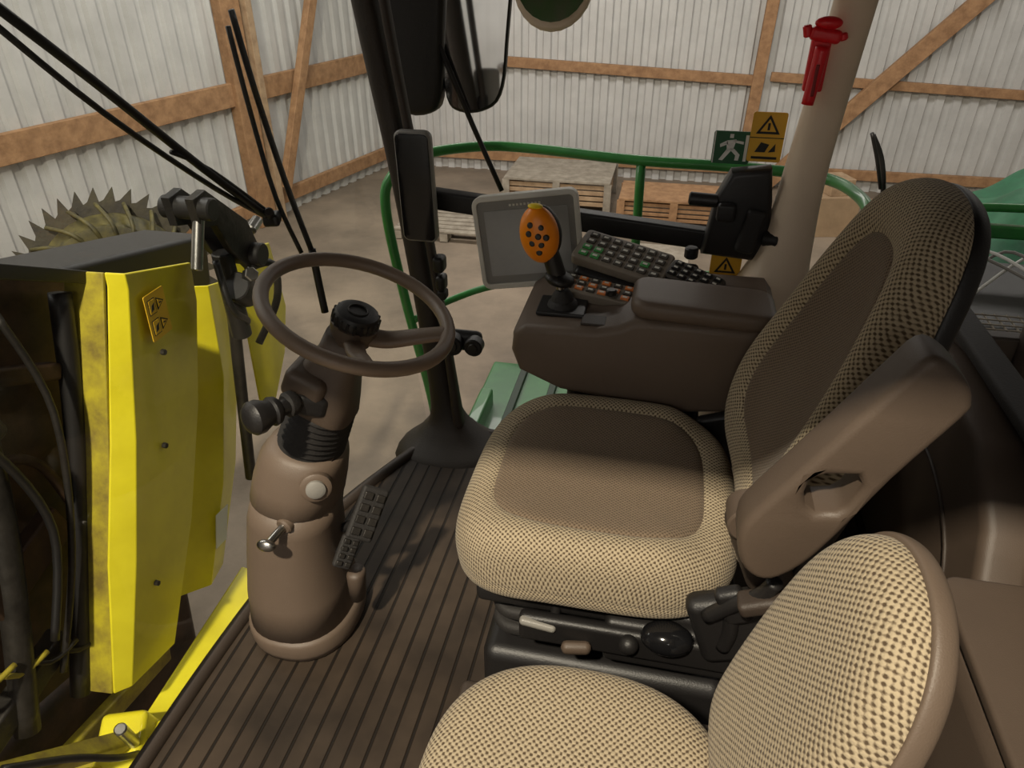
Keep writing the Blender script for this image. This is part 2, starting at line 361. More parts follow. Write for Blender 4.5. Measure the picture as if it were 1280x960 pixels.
ps=[pan('side_sheet',[(.3,1.25),(1.68,.62),(1.52,.2),(1.19,-.52),(.3,-.30)],-1.70,RUST,.05),
    pan('top_frame',[(.3,1.34),(1.59,.70),(1.59,.66),(.3,1.28)],-1.60,BLK,.10),
    tube('inner_bar_a',[(-1.60,1.52,.66),(-1.60,1.38,.2),(-1.60,1.08,-.50)],.03,BLK),
    tube('inner_bar_b',[(-1.60,1.22,.82),(-1.60,1.10,.2),(-1.60,.90,-.42)],.035,DSTEEL),
    tube('hose_a',[(-1.56,1.0,.6),(-1.55,1.12,.42),(-1.55,1.18,.1),(-1.55,1.05,-.2)],.012,BLK),
    tube('hose_b',[(-1.58,1.30,.70),(-1.55,1.32,.4),(-1.56,1.22,.0),(-1.58,1.05,-.35)],.010,DSTEEL),
    tube('curved_blade',[(-1.60,1.02,.30),(-1.60,1.16,.34),(-1.60,1.26,.26),(-1.60,1.30,.10)],.014,RUST),
    box('gear_housing',(-1.64,1.1,.42),(.12,.22,.1),BLK,.02,(20,0,0)),box('plate_mid',(-1.62,1.12,.02),(.05,.3,.12),RUST,.01,(15,0,0)),
    box('plate_low',(-1.62,.95,-.32),(.06,.35,.08),DSTEEL,.01,(12,0,0)),box('plate_high',(-1.62,1.30,.52),(.05,.3,.05),RUST,.01,(-25,0,0)),
    box('cross_frame',(-2.0,2.1,.42),(.3,.9,.22),BLK,.02,(-12,0,0)),box('cross_frame_low',(-2.1,1.9,-.2),(.3,.8,.9),RUST,.03,(-12,0,0)),
    box('lower_dark_block',(-2.1,1.0,-1.0),(.7,1.5,.8),RUST,.05,(-8,0,0)),box('lower_crossbar',(-1.74,.9,-.80),(.06,1.3,.08),YELD,.01,(-10,0,0))]  # big dark box added below the header to block the bright ground
for i in range(6): ps.append(lathe('bolt',(-1.67,.75+.11*i,.62-.02*i),(1,0,0),[(0,.014),(.014,.012)],STEEL,6))
for i in range(7):
    ps.append(tube('tine',[(-1.62,.70+.09*i,-.02-.06*i),(-1.58,.76+.09*i,-.10-.06*i),(-1.57,.85+.09*i,-.11-.06*i)],.008,YELD if i<3 else DSTEEL,4))
group('folded_header_body',ps)
def arm(name,p1,p2,w,h,mat): return beam(name,p1,p2,w,h,mat,(0.3,-.2,.9))
ps=[arm('arm_a',(-1.42,1.0,-.80),(-1.5,1.90,-.86),.19,.09,YEL),arm('arm_b',(-1.44,.62,-.18),(-1.44,1.12,-.74),.10,.08,YELD),
    cyl('pivot',(-1.38,1.72,-.78),(-1.30,1.68,-.70),.05,YELD),cyl('pin',(-1.40,1.02,-.60),(-1.36,.97,-.44),.018,STEEL),
    box('bracket',(-1.45,1.02,-.68),(.14,.22,.16),YEL,.02,(20,0,20)),arm('arm_c',(-1.50,.66,-.30),(-1.46,1.08,-.84),.06,.05,YEL),arm('arm_d',(-1.60,.75,-.75),(-1.52,1.15,-.75),.10,.05,YELD),
    lathe('bearing_boss',(-1.40,1.10,-.76),(.35,-.5,.8),[(0,.09),(.07,.085),(.10,.055),(.13,.05),(.14,.03)],YEL,28),
    tube('hose',[(-1.40,.70,-.20),(-1.36,.82,-.34),(-1.35,.92,-.50),(-1.38,1.0,-.62)],.010,BLK),
    box('dark_gusset',(-1.55,1.05,-.85),(.1,.3,.1),DSTEEL,.01,(10,0,0))]
group('yellow_lift_arm',ps)
def saw():
    u,v,a=frame((.55,-.75,.35)); c_=Vector((-2.98,3.25,-.20)); vs=[];fs=[];T=36
    prof=[]
    for i in range(T):
        a0=2*math.pi*i/T; prof.append((a0,.46)); prof.append((a0+.02,.54)); prof.append((a0+.12,.47))
    n=len(prof)
    for s in (-.012,.012):
        vs.append(c_+a*s)
        for t,r_ in prof: vs.append(c_+a*s+u*(r_*math.cos(t))+v*(r_*math.sin(t)))
    for i in range(n):
        j=(i+1)%n; fs.append((0,1+i,1+j)); fs.append((n+1,n+2+j,n+2+i)); fs.append((1+i,n+2+i,n+2+j,1+j))
    d=fixn(mesh('toothed_rim',vs,fs,OXID))
    ps=[d,lathe('inner_drum',c_,a,[(0,.40),(.06,.39),(.12,.34),(.18,.32),(.18,.28),(.12,.05)],DRUM,40),
        lathe('hub',c_,a,[(.08,.14),(.16,.12),(.18,.05)],YELD,24)]
    for k in range(10):
        t=2*math.pi*k/10; q=c_+a*.05+u*(.43*math.cos(t))+v*(.43*math.sin(t)); ps.append(lathe('bolt',q-a*.04,a,[(0,.018),(.03,.015)],OXID,6))
    for k in range(20):
        t=2*math.pi*k/20; ps.append(tube('curved_knife',[c_+a*.13+u*(.2*math.cos(t))+v*(.2*math.sin(t)),c_+a*.19+u*(.33*math.cos(t+.15))+v*(.33*math.sin(t+.15)),c_+a*.05+u*(.45*math.cos(t+.35))+v*(.45*math.sin(t+.35))],.012,DRUM,3,seg=6))
    group('toothed_cutting_disc',ps)
saw()
cl=[(1.86,.83),(1.93,.84),(2.12,.68),(2.17,.55),(2.10,.50),(2.0,.62),(1.95,.72),(1.87,.74)]
ps=[slab('clevis_plate_a',cl,.03,YZ(-1.38),DSTEEL,bev=.004),slab('clevis_plate_b',cl,.03,YZ(-1.46),BLK,bev=.004),
    cyl('pin_a',(-1.5,1.90,.79),(-1.33,1.90,.79),.035,BLK),cyl('pin_b',(-1.5,2.12,.56),(-1.33,2.12,.56),.04,BLK),
    cyl('piston_rod',(-1.38,1.90,.79),(-1.38,1.82,.62),.018,STEEL),cyl('barrel',(-1.42,2.02,.6),(-1.42,2.03,.28),.035,BLK),
    cyl('knuckle',(-1.37,1.98,.50),(-1.37,2.05,.44),.05,BLK),cyl('link_rod',(-1.45,2.06,.42),(-1.55,2.06,-.42),.022,DSTEEL),
    tube('hose',[(-1.38,2.08,.52),(-1.34,2.18,.5),(-1.36,2.2,.35),(-1.42,2.12,.2)],.014,BLK),cyl('bolt',(-1.34,2.02,.52),(-1.31,2.0,.54),.025,STEEL,seg=6),
    tube('hose_b',[(-1.40,1.95,.60),(-1.36,1.92,.45),(-1.38,2.02,.35),(-1.44,2.06,.30)],.012,BLK),
    cyl('pin_top',(-1.4,2.18,.62),(-1.4,2.24,.64),.02,STEEL)]
group('hydraulic_linkage',ps)
# ================================================================== CAB BODY
FL=[(-.95,.2),(-.955,.68),(-.95,1.0),(-.93,1.25),(-.88,1.5),(-.80,1.72),(-.70,1.92),(-.58,2.0),(.2,2.02),(.78,2.02),(.78,.2)]
cab=[]
cab.append(slab('cab_floor_pan',FL,.06,XY(-.035),MAT,bev=.0))
cab.append(tube('front_sill_trim',[(x,y,-.005) for x,y in FL[:9]],.020,BRD,6))
cab.append(slab('roof',[(-1.15,.28),(-1.12,1.4),(-.85,2.1),(1.1,2.1),(1.1,.28)],.1,XY(1.74),BRD,bev=.02))
def post(name,pts,mat,seg=20,n=2.6):
    rings=catmull([(a,b_,c_) for a,b_,c_,_,_ in pts],5); hs=catmull([(d,e,0) for *_,d,e in pts],5)
    vs=[];fs=[]
    for p,h in zip(rings,hs):
        for k in range(seg):
            t=2*math.pi*k/seg; c_,s_=math.cos(t),math.sin(t)
            vs.append((p.x+h.x*math.copysign(abs(c_)**(2/n),c_),p.y+h.y*math.copysign(abs(s_)**(2/n),s_),p.z))
    for j in range(len(rings)-1):
        for k in range(seg):
            l=(k+1)%seg; fs.append((j*seg+k,j*seg+l,(j+1)*seg+l,(j+1)*seg+k))
    fs.append(tuple(range(seg))[::-1]); fs.append(tuple(range((len(rings)-1)*seg,len(rings)*seg)))
    return fixn(mesh(name,vs,fs,mat,True))
cab.append(post('front_pillar',[(-.86,2.0,1.75,.035,.04),(-.815,2.0,1.35,.036,.04),(-.75,2.0,.9,.036,.04),(-.69,1.99,.4,.038,.04),(-.655,1.98,.12,.05,.05),(-.64,1.96,.04,.10,.08),(-.63,1.93,.0,.16,.13),(-.63,1.93,-.03,.19,.15)],RUBB))
cab.append(post('front_pillar_trim',[(-.79,1.965,1.74,.012,.02),(-.745,1.965,1.3,.012,.02),(-.68,1.965,.8,.012,.02),(-.625,1.96,.3,.014,.02),(-.60,1.95,.05,.02,.03)],BRD))
cab.append(post('center_pillar',[(.405,2.0,1.75,.055,.05),(.385,2.0,1.37,.047,.05),(.357,2.0,1.0,.052,.05),(.345,1.99,.80,.066,.06),(.325,1.97,.68,.092,.09),(.31,1.95,.60,.125,.13),(.31,1.93,.50,.15,.16),(.31,1.93,0,.17,.17)],CREAM))
cab.append(post('rear_pillar',[(1.06,2.0,1.75,.05,.05),(1.06,2.0,.6,.05,.05),(1.06,2.0,0,.06,.06)],BRD))
cab.append(box('rear_bulkhead',(.80,1.06,.32),(.06,1.85,.66),BRD,.015))
cab.append(box('rear_sill_rubber',(.775,1.06,.67),(.07,1.85,.035),RUB,.012))
cab.append(box('side_panel',(.72,2.03,.25),(.75,.05,.6),BRD,.01))
cab.append(slab('rear_liner',[(.95,.02),(1.92,.02),(1.92,.60),(1.7,.64),(1.35,.63),(1.20,.52),(1.12,.36),(.98,.28)],.10,YZ(.73),BR,bev=.025))
cab.append(tube('liner_seam',[(.678,1.85,.45),(.678,1.5,.46),(.678,1.30,.38),(.678,1.22,.22)],.005,BRD,5))
cab.append(slab('storage_box',[(.28,.0),(1.08,.0),(1.08,.44),(1.02,.52),(.28,.54)],.24,YZ(.655),BR,bev=.03))
cab.append(slab('storage_lid',rrect(.22,.70,.03),.025,lambda a,b_,c_:(a+.655,b_+.68,.54+c_),BR,bev=.008))
cab.append(tube('door_frame_rubber',[(-.62,2.02,.0),(-.3,2.03,-.02),(.2,2.03,-.01)],.015,RUB,4))
group('harvester_cab',cab)
def windscreen():
    vs=[];fs=[];B=catmull([(x,y,0) for x,y in FL[:7]],4)
    for j in range(7):
        z=.02+j*.278; lean=-.11*(j/6)**.8
        for p in B: vs.append((p.x+lean,p.y,z))
    n=len(B)
    for j in range(6):
        for i in range(n-1): fs.append((j*n+i,j*n+i+1,(j+1)*n+i+1,(j+1)*n+i))
    return mesh('window_1',vs,fs,GLASS,True)
windscreen()
# ================================================================== STEERING COLUMN + WHEEL
def ring_loft(name,secs,mat,seg=36,n=2.3):
    vs=[];fs=[]
    for x,y,z,rx,ry,t_ in secs:
        ct,st=math.cos(math.radians(t_)),math.sin(math.radians(t_))
        for k in range(seg):
            t=2*math.pi*k/seg; c_,s_=math.cos(t),math.sin(t)
            lx=rx*math.copysign(abs(c_)**(2/n),c_); ly=ry*math.copysign(abs(s_)**(2/n),s_)
            vs.append((x+lx*ct,y+ly,z-lx*st))
    for j in range(len(secs)-1):
        for k in range(seg):
            l=(k+1)%seg; fs.append((j*seg+k,j*seg+l,(j+1)*seg+l,(j+1)*seg+k))
    fs.append(tuple(range(seg))[::-1]); fs.append(tuple(range((len(secs)-1)*seg,len(secs)*seg)))
    return fixn(mesh(name,vs,fs,mat,True))
Yc=1.17
col=[ring_loft('base_shroud',[(-.775,1.14,0,.130,.15,0),(-.775,1.14,.02,.135,.155,0),(-.778,1.14,.05,.135,.155,0),(-.780,1.14,.06,.130,.15,0)],BRL),
 ring_loft('lower_shroud',[(-.780,1.14,.055,.127,.146,0),(-.782,1.145,.15,.120,.138,2),(-.778,1.15,.25,.110,.124,4),(-.768,1.155,.35,.103,.114,6),(-.754,1.16,.405,.099,.11,8)],BRL),
 ring_loft('upper_shroud',[(-.754,1.16,.405,.095,.105,8),(-.753,1.16,.41,.101,.112,8),(-.740,1.165,.46,.100,.108,10),(-.725,1.17,.51,.094,.10,12),(-.712,1.17,.535,.085,.088,14),(-.706,1.17,.545,.07,.075,14)],BRL)]
bel=[]
for i in range(17):
    f=i/16; r_=.064+(.012 if i%2 else 0)-.006*f
    bel.append((-.708+.05*f,Yc,.535+.115*f,r_,r_,14+12*f))
col.append(ring_loft('rubber_bellows',bel,RUB,n=2.0))
col.append(ring_loft('tilt_head',[(-.660,Yc,.638,.055,.06,25),(-.655,Yc,.648,.066,.066,25),(-.645,Yc,.69,.066,.062,25),(-.630,Yc,.735,.060,.055,25),(-.612,Yc,.765,.050,.046,22),(-.598,Yc,.795,.042,.042,20),(-.583,Yc,.83,.038,.038,20)],BR,n=3.4))
col+= [box('column_cover',(-.665,1.145,.725),(.09,.10,.07),BR,.018,(0,25,0)),
 cyl('stalk',(-.66,1.12,.70),(-.70,1.02,.715),.016,BLK),lathe('stalk_knob',(-.692,1.055,.708),(-.45,-.85,.12),[(0,.02),(.008,.028),(.018,.03),(.022,.025),(.03,.027),(.045,.034),(.06,.034),(.07,.026),(.074,.012)],BLK,28),
 lathe('stalk_ring',(-.676,1.09,.704),(-.45,-.85,.12),[(0,.022),(.006,.026),(.02,.026),(.026,.02)],RUB,24),
 box('stalk_mount',(-.655,1.115,.69),(.07,.05,.05),BLK,.015,(0,20,25)),
 lathe('ignition_bezel',(-.665,1.088,.49),(.45,-.85,.15),[(-.02,.034),(.012,.034),(.016,.028),(.016,.02)],BRL,28),
 lathe('ignition_switch',(-.662,1.082,.492),(.45,-.85,.15),[(0,.021),(.016,.021),(.02,.014)],GREY,24),
 cyl('tilt_lever_pin',(-.735,1.06,.395),(-.75,1.0,.385),.009,STEEL),ell('tilt_lever_knob',(-.752,.995,.384),(.022,.012,.015),STEEL),
 cyl('tilt_lever_collar',(-.732,1.07,.396),(-.738,1.045,.393),.02,BRL)]
def pedal(nm,c_,rot,w,h):
    R=Euler([math.radians(a) for a in rot]).to_matrix(); c_=Vector(c_)
    ps=[box(nm+'_pad',c_,(w,.018,h),RUB,.008,rot)]
    for i in range(4):
        for j in range(2):
            q=c_+R@Vector(((j-.5)*w*.45,-.011,(i-1.5)*h*.22)); ps.append(box(nm+'_grip',q,(w*.34,.008,h*.14),DSTEEL,.003,rot))
    return ps
col+=pedal('foot_pedal_a',(-.590,1.16,.36),(-25,30,25),.065,.13)
col+=pedal('foot_pedal_b',(-.625,1.10,.29),(-25,30,25),.045,.08)
col+=[cyl('pedal_stem',(-.67,1.18,.28),(-.60,1.18,.33),.012,BLK),cyl('pedal_stem_b',(-.68,1.14,.24),(-.62,1.12,.27),.012,BLK),
 ring_loft('foot_rest',[(-.625,1.12,.12,.018,.022,0),(-.62,1.12,.20,.022,.026,0),(-.62,1.12,.21,.018,.022,0)],BR)]
group('steering_column',col)
th=math.radians(20); nW=Vector((math.sin(th),0,math.cos(th))); eX=Vector((math.cos(th),0,-math.sin(th))); eY=Vector((0,1,0)); C=Vector((-.553,Yc,.882)); RW=.181
def wp(a,r_,h=0): return C+eX*(r_*math.cos(a))+eY*(r_*math.sin(a))+nW*h
WHL=M('wheel_rim_brown',(.20,.145,.105),.42,bump=.1,bscale=500)
wh=[tube('rim',[wp(2*math.pi*i/48,RW) for i in range(48)],.0145,WHL,1,True,16)]
def spoke(nm,a,w=1): return tube(nm,[wp(a,.02,-.055),wp(a,.07,-.050),wp(a,.13,-.022),wp(a,RW-.004,0)],lambda t:w*(.022-.006*t),WHL,6,flat=.6,upv=tuple(nW))
wh+=[spoke('spoke_a',math.radians(16),1.2),spoke('spoke_b',math.radians(-62))]
wh.append(lathe('hub_shell',wp(0,0,-.075),nW,[(0,.034),(.005,.040),(.03,.046),(.045,.048),(.048,.044)],BR,32))
hb=[(-.004,.034),(.0,.041),(.006,.045),(.022,.045),(.03,.041),(.034,.030),(.032,.012)]
hb=[(h-.034,r_) for h,r_ in hb]
wh.append(lathe('hub_cap',wp(0,0,0),nW,hb,BLK,40))
for i in range(20):
    t=2*math.pi*i/20; wh.append(cyl('cap_knurl',wp(t,.0445,-.030),wp(t,.0445,-.010),.0035,BLK,seg=6))
wh.append(tube('cap_ring',[wp(2*math.pi*i/24,.019,.0) for i in range(24)],.0018,DSTEEL,1,True,6))
group('steering_wheel',wh)
# ================================================================== DRIVER SEAT
sc=(-.065,1.235)
def cw(x,y,z,s):
    d=0; xr=(x-sc[0])/.29; yr=(y-sc[1])/.285
    if z>.43:
        d+=.028*abs(yr)**3-.012*math.exp(-((xr-.2)**2+yr**2)*3)
        if xr<-.45: d-=.055*(-(xr+.45))**1.4*1.5
        if xr>.5: d-=.02*min(1,(xr-.5)*4)
    else:
        if xr<-.3: d-=.03*min(1,(-xr-.3)*1.5)
    return d
CL=[(.03,.53),(.25,.53),(.45,.53),(.66,.532),(.72,.53),(.735,.523),(.75,.531),(.86,.53),(.94,.513),(.985,.485),(1.0,.455),(.995,.428),(.985,.422),(.99,.414),(.975,.392),(.93,.376),(.5,.372),(.03,.372)]
seat=[pillow('seat_cushion',superell(sc[0],sc[1],.298,.285,3.6,60),sc,CL,lambda x,y,z:(x,y,z),FAB,cw,FABC,(0,1,2,3,4))]
rr=math.radians(15.3); B0=Vector((.232,1.225,.49)); up=Vector((math.sin(rr),0,math.cos(rr))); fr=Vector((-math.cos(rr),0,math.sin(rr)))
def mpb(u,v,w_): return tuple(B0+Vector((0,1,0))*u+up*v+fr*w_)
half=[(0,0),(.16,.0),(.225,.02),(.26,.07),(.268,.16),(.260,.27),(.240,.38),(.217,.48),(.190,.56),(.165,.62),(.13,.67),(.075,.70),(0,.71)]
outl=half+[(-a,b_) for a,b_ in half[-2:0:-1]]
outl=[(p.x,p.y) for p in catmull([(a,b_,0) for a,b_ in outl],3,True)]
def bw(x,y,z,s):
    d=0
    if z>0: d+=.035*min(1,abs(x)/.25)**2.5+.012*math.exp(-((y-.2)/.12)**2)
    return d
BL=[(.03,.02),(.25,.02),(.45,.022),(.62,.028),(.68,.028),(.695,.02),(.71,.03),(.82,.038),(.92,.030),(.98,.008),(1.0,-.015),(1,-.030),(.98,-.042),(.9,-.05),(.5,-.055),(.03,-.055)]
seat.append(pillow('seat_backrest',outl,(0,.36),BL,mpb,FAB,bw,FABC,(0,1,2,3,4)))
seat.append(pillow('backrest_shell',outl,(0,.36),[(.03,-.04),(.9,-.04),(.98,-.034),(.995,-.034),(1.005,-.042),(.995,-.06),(.95,-.072),(.5,-.077),(.03,-.077)],mpb,BLK))
seat+=[box('suspension_plate',(-.04,1.235,.345),(.5,.48,.05),BLK,.015),box('suspension_side',(.12,.985,.30),(.28,.04,.12),BLK,.015),
 box('base_plinth',(-.02,1.235,.09),(.52,.5,.18),BLK,.03),box('recliner_bracket',(.21,.955,.42),(.14,.05,.16),BLK,.02,(0,-20,0)),
 box('recliner_bracket_far',(.22,1.50,.45),(.12,.03,.16),BLK,.012,(0,-20,0))]
for i in range(6): seat.append(slab('bellows_fold',rrect(.44+.03*(i%2),.42+.03*(i%2),.05),.03,lambda a,b_,c_,i=i:(a-.03,b_+1.235,.20+i*.024+c_),RUB,bev=.012))
seat+=[box('height_lever',(-.15,.955,.335),(.075,.025,.018),GREY,.008,(0,8,0)),cyl('height_lever_stem',(-.12,.96,.335),(-.12,1.02,.34),.01,BLK),
 box('slide_lever',(-.07,.94,.30),(.06,.025,.028),BR,.012,(0,0,10)),ell('weight_knob',(.10,.95,.36),(.05,.035,.03),BLKG),
 box('control_panel',(.02,.965,.315),(.42,.03,.07),BLK,.012),ell('lumbar_knob',(.03,.945,.33),(.02,.02,.02),BLK),
 box('buckle',(.20,.93,.50),(.05,.03,.08),BLK,.012,(0,-25,0)),
 tube('belt_stalk',[(.20,.935,.38),(.205,.93,.43),(.20,.93,.48)],.014,BLK,4),
 box('grey_handle',(.235,.90,.55),(.075,.045,.03),BRD,.01,(0,-25,0)),
 tube('recliner_lever',[(.16,.93,.46),(.20,.915,.52),(.235,.905,.56),(.25,.90,.60)],.014,BLK,4)]
ao=[(.335,1.065),(.36,1.062),(.390,1.035),(.402,1.01),(.398,.985),(.345,.88),(.30,.77),(.265,.70),(.228,.662),(.195,.665),(.172,.70),(.166,.755),(.185,.80),(.222,.865),(.272,.955),(.310,1.025)]
hole=[(.243,.862),(.262,.872),(.300,.878),(.310,.862),(.300,.822),(.288,.808),(.262,.802),(.246,.812),(.240,.835)]
seat.append(slab('folded_armrest',ao,.075,XZ(.875),BR,holes=[hole[::-1]],bev=.013,smooth=3))
seat+= [cyl('armrest_pivot',(.195,.92,.69),(.195,.98,.69),.035,BR),box('armrest_mount',(.225,.955,.62),(.08,.05,.18),BRD,.02,(0,-23,0))]
group('driver_seat',seat)
# ================================================================== PASSENGER SEAT
pc=(-.030,.555)
PL=[(.03,.495),(.3,.495),(.6,.497),(.8,.493),(.92,.48),(.98,.46),(1,.435),(.98,.41),(.9,.40),(.4,.40),(.03,.40)]
pseat=[pillow('seat_cushion',superell(pc[0],pc[1],.235,.225,2.5,48),pc,PL,lambda x,y,z:(x,y,z),FAB)]
r2=math.radians(14); B1=Vector((.172,.605,.455)); up1=Vector((math.sin(r2),0,math.cos(r2))); fr1=Vector((-math.cos(r2),0,math.sin(r2)))
def mpp(u,v,w_): return tuple(B1+Vector((0,1,0))*u+up1*v+fr1*w_)
hp=[(0,0),(.10,.0),(.145,.03),(.158,.10),(.160,.2),(.155,.30),(.139,.39),(.105,.455),(.055,.49),(0,.50)]
op=hp+[(-a,b_) for a,b_ in hp[-2:0:-1]]; op=[(p.x,p.y) for p in catmull([(a,b_,0) for a,b_ in op],3,True)]
pseat.append(pillow('seat_back',op,(0,.25),[(.03,.040),(.4,.040),(.7,.037),(.86,.030),(.95,.016),(.99,-.002),(1,-.016),(.99,-.026),(.9,-.03),(.03,-.03)],mpp,FAB))
pseat.append(pillow('back_shell',op,(0,.25),[(.03,-.02),(.9,-.018),(1.0,-.013),(1.025,-.015),(1.032,-.025),(1.02,-.040),(.95,-.05),(.5,-.055),(.03,-.055)],mpp,BRL))
pseat+=[box('seat_pan',(-.03,.56,.385),(.44,.40,.04),BRD,.015),box('seat_box',(.0,.56,.19),(.34,.36,.37),BRD,.03),box('back_hinge',(.20,.60,.43),(.08,.26,.10),BLK,.02)]
group('passenger_seat',pseat)
# ================================================================== ARMREST CONSOLE
prof=[(-.305,.575),(-.325,.63),(-.32,.68),(-.29,.703),(-.12,.708),(-.07,.72),(-.03,.745),(.28,.745),(.30,.72),(.29,.53),(.10,.50),(-.20,.53)]
con=[slab('console_body',prof,.33,XZ(1.675),BRL,bev=.02)]
con.append(slab('armrest_pad',rrect(.33,.17,.04),.045,lambda a,b_,c_:(a+.12,b_+1.595,.762+c_-.04*(a)),BRL,bev=.018))
con.append(box('console_end_cap',(-.30,1.66,.65),(.05,.27,.07),BRD,.02))
con.append(box('joystick_gate',(-.215,1.62,.710),(.12,.10,.012),BLK,.004)); con.append(box('cup_recess',(-.13,1.56,.710),(.06,.05,.006),BRD,.003))
con.append(box('support_arm',(-.05,1.72,.45),(.30,.16,.16),BLK,.03)); con.append(box('support_post',(.1,1.72,.2),(.12,.12,.42),BLK,.02))
group('armrest_console',con)
kp=[]
def pad(c_,rot,w,h,nx,ny,plate,cf):
    R=Euler([math.radians(a) for a in rot]).to_matrix(); c_=Vector(c_)
    kp.append(slab('keypad_plate',rrect(w,h,.015),.03,lambda a,b_,d:c_+R@Vector((a,b_,d)),plate,bev=.006))
    for i in range(nx):
        for j in range(ny):
            q=c_+R@Vector(((i+.5)/nx*w*.9-w*.45,(j+.5)/ny*h*.86-h*.43,.017))
            kp.append(box('key',q,(w*.9/nx*.74,h*.86/ny*.66,.006),cf(i,j),.002,rot))
            q2=q+R@Vector((0,0,.0034)); kp.append(box('legend',q2,(w*.9/nx*.38,h*.86/ny*.26,.0012),LEG,0,rot))
pad((-.085,1.80,.775),(16,8,-14),.25,.125,7,4,PLATE,lambda i,j:KEYG if (i<2 and j<2) or (i,j)==(5,1) else KEY)
pad((.10,1.755,.750),(16,10,-24),.15,.075,5,3,KEY,lambda i,j:BLK)
pad((-.135,1.69,.725),(10,4,-10),.20,.075,6,3,PLATE,lambda i,j:KEYO if (i+j)%2 else KEY)
kp.append(cyl('dial',(.09,1.86,.77),(.09,1.86,.80),.018,BLK)); kp.append(cyl('dial',(-.10,1.66,.735),(-.10,1.66,.750),.014,DSTEEL))
kp.append(box('keypad_pod',(-.02,1.79,.725),(.36,.15,.05),BLK,.015,(14,8,-12)))
group('control_keypad',kp)
js=[lathe('boot',(-.215,1.62,.712),(-.05,0,1),[(0,.04),(.012,.036),(.018,.028),(.03,.026),(.045,.016)],RUB,24),
 cyl('shaft',(-.215,1.62,.73),(-.235,1.62,.80),.009,STEEL),
 ell('palm_rest',(-.225,1.62,.785),(.038,.036,.018),BLK,(0,12,0)),
 tube('grip_stem',[(-.228,1.62,.78),(-.24,1.62,.82),(-.255,1.62,.86),(-.268,1.62,.89)],lambda t:.023-.002*t,BLK,5),
 ell('handle_back',(-.272,1.635,.893),(.046,.032,.069),BLK,(0,-10,0)),
 ell('orange_face',(-.276,1.610,.897),(.047,.034,.070),ORG,(0,-10,0))]
for k,(a,b_) in enumerate([(-.012,.030),(.012,.026),(-.018,.010),(.004,.006),(.022,.004),(-.013,-.012),(.008,-.014),(.0,-.034)]):
    js.append(lathe('thumb_button',(-.276+a-b_*.17,1.580+abs(a)*.15+abs(b_)*.18,.897+b_),(0,-1,.12),[(0,.0075),(.006,.0075),(.008,.005)],BLK,14))
js.append(ell('top_button',(-.287,1.61,.965),(.018,.014,.006),YB))
group('joystick',js)
mp=basis((-.345,1.86,.79),(.985,.06,.14),(-.10,.10,1))
mo=[slab('housing',rrect(.285,.255,.025),.04,lambda a,b_,d:mp(a,b_,d),BEZ,bev=.008),
    slab('bezel',rrect(.288,.258,.026),.012,lambda a,b_,d:mp(a,b_,d+.022),BEZ,holes=[rrect(.262,.228,.012)[::-1]],bev=.002),
    slab('inner_bezel',rrect(.264,.230,.012),.006,lambda a,b_,d:mp(a,b_,d+.019),GREY,bev=.0),
    slab('screen',rrect(.228,.180,.004),.004,lambda a,b_,d:mp(a,b_-.002,d+.0225),SCR,bev=.0)]
for i in range(9): mo.append(box('brand_lettering',mp(-.04+i*.01,.1,.0225),(.006,.001,.006),LEG,0))
mo+= [tube('mount_arm',[(-.35,1.90,.76),(-.33,1.93,.70),(-.25,1.90,.66),(-.20,1.83,.64)],.02,BLK,5),box('mount_plate',(-.345,1.885,.79),(.09,.02,.09),BLK,.01)]
group('touchscreen_monitor',mo)
# ================================================================== RIGHT SIDE: BAR, LATCH, SIGNS, DISPLAY
bar=[beam('rail',(-.76,2.06,.835),(.30,2.06,.75),.058,.05,BLK,(0,-1,0)),slab('latch_box',[(.12,.74),(.14,.90),(.17,.97),(.27,.985),(.285,.90),(.30,.76),(.27,.73)],.07,XZ(2.0),BLK,bev=.015),
 cyl('latch_pin',(.07,1.99,.89),(.15,1.98,.89),.018,BLK),box('latch_handle',(.24,1.955,.82),(.05,.03,.12),RUB,.01,(0,10,0)),box('latch_clip',(.17,1.95,.87),(.05,.03,.05),BLK,.01),
 cyl('latch_knob',(.28,1.97,.80),(.32,1.95,.80),.022,BLK),cyl('small_knob',(.08,1.95,.70),(.11,1.92,.71),.018,BLK)]
group('door_window_latch_bar',bar)
def sign(nm,x0,x1,z0,z1,y,base,marks):
    ps=[slab('plate',rrect(x1-x0,z1-z0,.006,cx=(x0+x1)/2,cy=(z0+z1)/2),.004,XZ(y),base)]
    for k,(poly,mt) in enumerate(marks): ps.append(slab('mark_%d'%k,[(x0+(x1-x0)*a,z0+(z1-z0)*b_) for a,b_ in poly],.0025,XZ(y-.0025-.0008*(k>0)),mt))
    return group(nm,ps)
man=[([(.42,.80),(.52,.80),(.52,.92),(.42,.92)],WHT),([(.35,.72),(.60,.76),(.55,.45),(.38,.42)],WHT),([(.38,.45),(.50,.42),(.30,.10),(.20,.12)],WHT),([(.46,.45),(.58,.47),(.74,.30),(.72,.12),(.62,.12),(.63,.27)],WHT),([(.55,.74),(.60,.66),(.80,.62),(.80,.70)],WHT),([(.36,.72),(.18,.60),(.20,.50),(.40,.62)],WHT),([(.84,.1),(.92,.1),(.92,.9),(.84,.9)],WHT),([(.02,.02),(.05,.02),(.05,.98),(.02,.98)],WHT)]
sign('emergency_exit_sign',.115,.212,.978,1.062,2.03,SGN,man)
